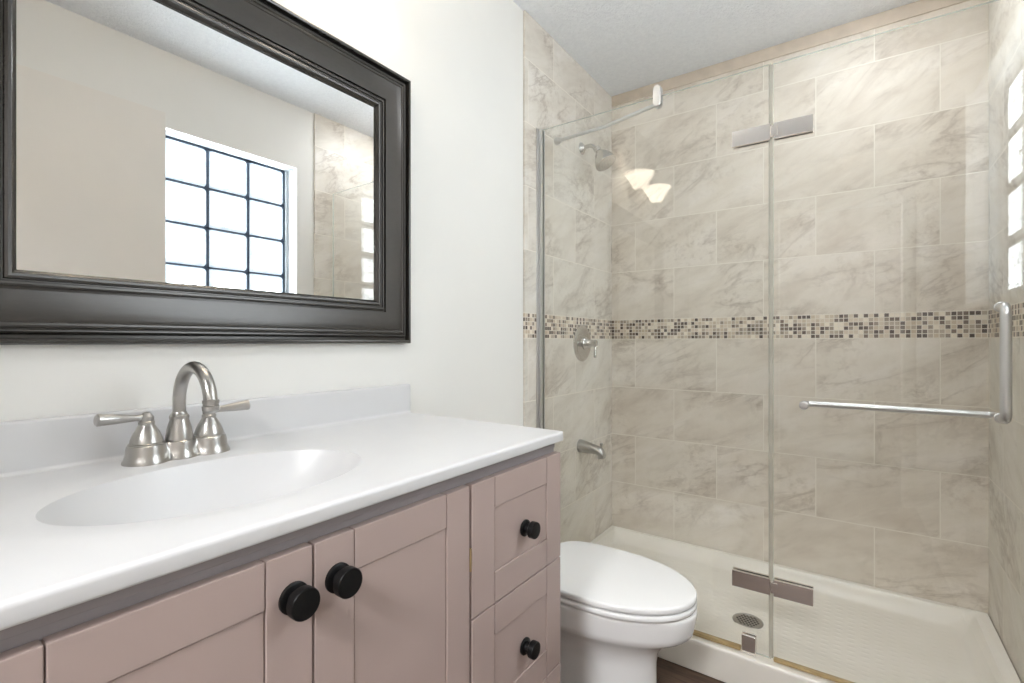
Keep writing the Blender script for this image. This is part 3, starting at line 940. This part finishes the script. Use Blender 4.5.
# ================================================================== GLASS SCREEN
GT = 0.010
SPLIT = 0.892
def pane(name, x0, x1, z0, z1, parent):
    bm = nb()
    r = bmesh.ops.create_cube(bm, size=1.0)
    for v in r['verts']:
        v.co = Vector(((x0 + x1) / 2 + v.co.x * (x1 - x0), YG + v.co.y * GT, (z0 + z1) / 2 + v.co.z * (z1 - z0)))
    bm.normal_update()
    for f in bm.faces:
        f.material_index = 0 if abs(f.normal.y) > 0.5 else 1
    return finish(name, bm, [M['glass'], M['glass_edge']], parent, smooth=0)
ZB, ZT = 0.050, 1.988
fp = thing('fixed_shower_panel', 'fixed clear glass shower panel left of the door, clamped to the tiled wall', 'glass panel', (0.44, YG, 0.045))
fp.rotation_euler = (0, 0, math.radians(0.7))
pane('glass_pane', 0.0145, SPLIT - 0.003, ZB, ZT, fp)
bm = nb()
box(bm, 0.0106, 0.0126, YG - 0.036, YG + 0.014, 0.046, ZT, 0.0005, 1)
box(bm, 0.0126, 0.0240, YG - 0.016, YG - 0.0055, 0.046, ZT, 0.0012, 2)
box(bm, 0.0126, 0.0240, YG + 0.0055, YG + 0.014, 0.046, ZT, 0.0012, 2)
o = finish('wall_channel', bm, M['satin'], fp); o['label'] = 'slim aluminium channel holding the glass to the wall'
bm = nb()
box(bm, 0.801, 0.845, YG - 0.014, YG - 0.0055, 0.0455, 0.107, 0.004, 3)
box(bm, 0.801, 0.845, YG + 0.0055, YG + 0.014, 0.0455, 0.107, 0.004, 3)
box(bm, 0.801, 0.845, YG - 0.014, YG + 0.014, 0.0445, 0.0475, 0.001, 1)
o = finish('floor_clamp', bm, M['chrome'], fp); o['label'] = 'small chrome clamp gripping the glass at the curb'
bm = nb(); box(bm, 0.026, 0.798, YG - 0.009, YG + 0.009, 0.0445, 0.058, 0.003, 2)
o = finish('bottom_seal', bm, M['seal'], fp); o['label'] = 'amber seal along the foot of the glass'
# stabilizer bar from the top of the glass to the tiled wall
bm = nb()
BPX, BPZ = 0.516, 1.9666
for s in (-1, 1):
    y0 = YG - 0.014 if s < 0 else YG + 0.0055
    rr = []
    w_, h_ = 0.0150, 0.040
    out = []
    for i in range(32):
        a = 2 * PI * i / 32
        out.append((w_ * math.cos(a), (h_ - w_) * (1 if math.sin(a) >= 0 else -1) + w_ * math.sin(a)))
    for d, yy in ((0.0, 0), (0.0, 0.0065), (0.002, 0.0085)):
        yv = YG + s * (0.0055 + yy)
        rr.append([(BPX + x * (1 - d / w_), yv, 1.9885 + z * (1 - d / h_)) for x, z in out])
    bridge(bm, rr)
o = finish('bar_clamp', bm, M['satin'], fp, 35); o['label'] = 'oval pale clamp on the top edge of the glass'
bm = nb()
tube(bm, fillet([(BPX - 0.004, YG + 0.012, BPZ), (0.46, YG + 0.024, BPZ), (0.270, 1.858, BPZ + 0.004), (0.018, 1.905, BPZ + 0.019)], 0.04), 0.0075, 18)
lathe(bm, (0.0125, 1.906, BPZ + 0.0193), (1, -0.18, -0.06), [(0, 0.0175), (0.006, 0.0175), (0.020, 0.0125), (0.030, 0.0105), (0.031, 0.0)], 28)
o = finish('stabilizer_bar', bm, M['satin'], fp, 40); o['label'] = 'bent pale metal bar running to the tiled wall'

gd = thing('shower_door', 'hinged clear glass shower door with a pull handle and towel bar', 'shower door', (SPLIT, YG, 0.045))
gd.rotation_euler = (0, 0, math.radians(0.9))
pane('glass_pane', SPLIT + 0.003, 1.510, ZB, ZT - 0.002, gd)
bm = nb(); box(bm, SPLIT - 0.0100, SPLIT + 0.0025, YG - 0.0075, YG + 0.0075, ZB + 0.004, ZT - 0.004, 0.002, 2)
o = finish('vertical_seal', bm, M['clear_seal'], gd); o['label'] = 'translucent grey vinyl seal between door and fixed panel'
bm = nb(); box(bm, SPLIT + 0.004, 1.508, YG - 0.008, YG + 0.008, 0.0445, 0.056, 0.003, 2)
o = finish('bottom_seal', bm, M['seal'], gd); o['label'] = 'amber seal along the foot of the door'
for hz0, hz1 in ((1.7377, 1.790), (0.260, 0.3134)):
    which = 'upper' if hz0 > 1 else 'lower'
    zc = (hz0 + hz1) / 2
    for own, x0, x1 in ((fp, 0.772, SPLIT - 0.0045), (gd, SPLIT + 0.0045, 1.006)):
        bm = nb()
        box(bm, x0, x1, YG - 0.0145, YG - 0.0055, hz0, hz1, 0.0015, 2)
        box(bm, x0, x1, YG + 0.0055, YG + 0.0145, hz0, hz1, 0.0015, 2)
        hg = finish('hinge_plate', bm, M['chrome'], own)
        hg['label'] = which + ' chrome hinge plate clamped on the glass'
    bm = nb()
    lathe(bm, (SPLIT, YG - 0.006, zc - 0.0185), (0, 0, 1), [(0, 0.0055), (0.001, 0.0062), (0.036, 0.0062), (0.037, 0.0055)], 20)
    box(bm, SPLIT - 0.004, SPLIT + 0.016, YG - 0.0168, YG - 0.0125, zc - 0.017, zc + 0.017, 0.0015, 2)
    finish('hinge_pin', bm, M['chrome'], hg)
HXX, HZ0, HZ1 = 1.424, 0.882, 1.1736
def post(bm, x, z, y0, y1, r=0.0085):
    lathe(bm, (x, y0, z), (0, 1 if y1 > y0 else -1, 0), [(0, 0.0125), (0.004, 0.0125), (0.005, r), (abs(y1 - y0), r)], 20)
bm = nb()
yo = YG - 0.058
tube(bm, fillet([(HXX, YG - 0.008, HZ0), (HXX, yo, HZ0), (HXX, yo, HZ1), (HXX, YG - 0.008, HZ1)], 0.022, 10), 0.0115, 20)
for z in (HZ0, HZ1):
    lathe(bm, (HXX, YG - 0.0052, z), (0, -1, 0), [(0, 0.0135), (0.005, 0.0135), (0.006, 0.0115)], 24)
o = finish('pull_handle', bm, M['satin'], gd, 40); o['label'] = 'satin silver D-shaped pull handle on the outside'
bm = nb()
yi = YG + 0.050
tube(bm, fillet([(HXX, YG + 0.0052, HZ0), (HXX, yi, HZ0), (0.9805, yi, HZ0), (0.9805, YG + 0.0052, HZ0)], 0.020, 10), 0.0095, 20)
lathe(bm, (0.9805, YG - 0.0052, HZ0), (0, -1, 0), [(0, 0.0135), (0.006, 0.0135), (0.0085, 0.011), (0.009, 0)], 24)
lathe(bm, (0.9805, YG + 0.0052, HZ0), (0, 1, 0), [(0, 0.0135), (0.005, 0.0135), (0.006, 0.011)], 24)
o = finish('towel_bar', bm, M['satin'], gd, 40); o['label'] = 'long satin silver towel bar on the inside'

# ================================================================== SHOWER FIXTURES
sh = thing('showerhead', 'brushed nickel bell-shaped shower head on a short arm from the tiled wall', 'shower head', (0.010, 2.150, 2.034))
SX, SY, SZ = 0.0102, 2.150, 2.034
bm = nb(); lathe(bm, (SX, SY, SZ), (1, 0, 0), [(0, 0.029), (0.003, 0.029), (0.010, 0.022), (0.016, 0.013), (0.018, 0.011)], 32)
finish('flange', bm, M['nickel_light'], sh, 40)
hd = Vector((0.52, 0.0, -0.85)).normalized()
e = Vector((0.088, SY, SZ - 0.012))
bm = nb(); tube(bm, fillet([(SX + 0.004, SY, SZ), (0.060, SY, SZ + 0.006), tuple(e + hd * 0.012)], 0.035), 0.0095, 18)
finish('shower_arm', bm, M['nickel_light'], sh, 40)
bm = nb(); lathe(bm, e, hd, [(0, 0.012), (0.004, 0.0165), (0.016, 0.018), (0.026, 0.0155), (0.030, 0.018), (0.045, 0.030), (0.070, 0.044), (0.090, 0.051), (0.097, 0.0525), (0.103, 0.0515), (0.105, 0.047)], 40)
hb = finish('head_bell', bm, M['nickel_light'], sh, 40)
bm = nb(); lathe(bm, e + hd * 0.1035, hd, [(0, 0.0470), (0.002, 0.0465), (0.003, 0.036), (0.0022, 0.034), (0.003, 0.0)], 40)
for ring, cnt in ((0.012, 6), (0.024, 12), (0.041, 20)):
    d_, a_, b_ = basis(hd)
    for i in range(cnt):
        c = e + hd * 0.106 + a_ * ring * math.cos(2 * PI * i / cnt) + b_ * ring * math.sin(2 * PI * i / cnt)
        lathe(bm, c, hd, [(0, 0.0022), (0.0018, 0.0016)], 6)
finish('spray_face', bm, M['nickel_light'], hb, 40)

sv = thing('shower_valve', 'round brushed nickel shower valve plate with a lever on the mosaic band', 'shower valve', (0.010, 2.153, 1.074))
VYC, VZC = 2.153, 1.074
bm = nb(); lathe(bm, (0.0102, VYC, VZC), (1, 0, 0), [(0, 0.089), (0.004, 0.089), (0.009, 0.083), (0.012, 0.070), (0.013, 0.045), (0.016, 0.036), (0.018, 0.0)], 56)
finish('escutcheon', bm, M['nickel_light'], sv, 40)
bm = nb(); lathe(bm, (0.026, VYC, VZC), (1, 0, 0), [(0, 0.031), (0.006, 0.031), (0.012, 0.024), (0.030, 0.0185), (0.048, 0.015), (0.056, 0.0165), (0.064, 0.0145), (0.068, 0.0)], 32)
hub = finish('valve_hub', bm, M['nickel_light'], sv, 40)
bm = nb(); tube(bm, [(0.082, VYC - 0.004, VZC + 0.004), (0.085, VYC - 0.006, VZC - 0.015), (0.087, VYC - 0.010, VZC - 0.040), (0.088, VYC - 0.012, VZC - 0.066), (0.088, VYC - 0.0125, VZC - 0.070)], [0.008, 0.0058, 0.0062, 0.0078, 0.004], 16)
finish('lever', bm, M['nickel_light'], hub, 60)

ts_ = thing('tub_spout', 'brushed nickel spout with a diverter knob, low on the tiled shower wall', 'spout', (0.010, 2.13, 0.575))
TYS, TZS = 2.130, 0.573
bm = nb()
rr = []
for x, zc, hh, ww in ((0.0102, 0, 0.0310, 0.0310), (0.020, 0, 0.0310, 0.0310), (0.045, -0.003, 0.0285, 0.0285), (0.075, -0.006, 0.0240, 0.0255), (0.100, -0.009, 0.0215, 0.0235), (0.118, -0.015, 0.0225, 0.0225), (0.132, -0.022, 0.0215, 0.0215), (0.140, -0.030, 0.0150, 0.0190), (0.143, -0.034, 0.008, 0.014)):
    rr.append([(x, TYS + ww * math.cos(2 * PI * i / 28), TZS + zc + hh * math.sin(2 * PI * i / 28)) for i in range(28)])
bridge(bm, rr)
lathe(bm, (0.124, TYS, TZS - 0.028), (0.12, 0, -1), [(0, 0.0185), (0.016, 0.0185), (0.019, 0.0165), (0.019, 0.013), (0.010, 0.012)], 28)
tsb = finish('spout_body', bm, M['nickel'], ts_, 50)
bm = nb(); lathe(bm, (0.124, TYS, TZS + 0.000), (0.1, 0, 1), [(0, 0.004), (0.014, 0.004), (0.015, 0.0075), (0.022, 0.0085), (0.026, 0.006), (0.027, 0)], 20)
finish('diverter_knob', bm, M['nickel'], ts_, 40)

gd.location.y += 0.005
# ------------------------------------------------------------------ lift everything so the floor lies at zero
for o in list(C.objects):
    if o.parent is None and o.type != 'CAMERA':
        o.location.z += Z0
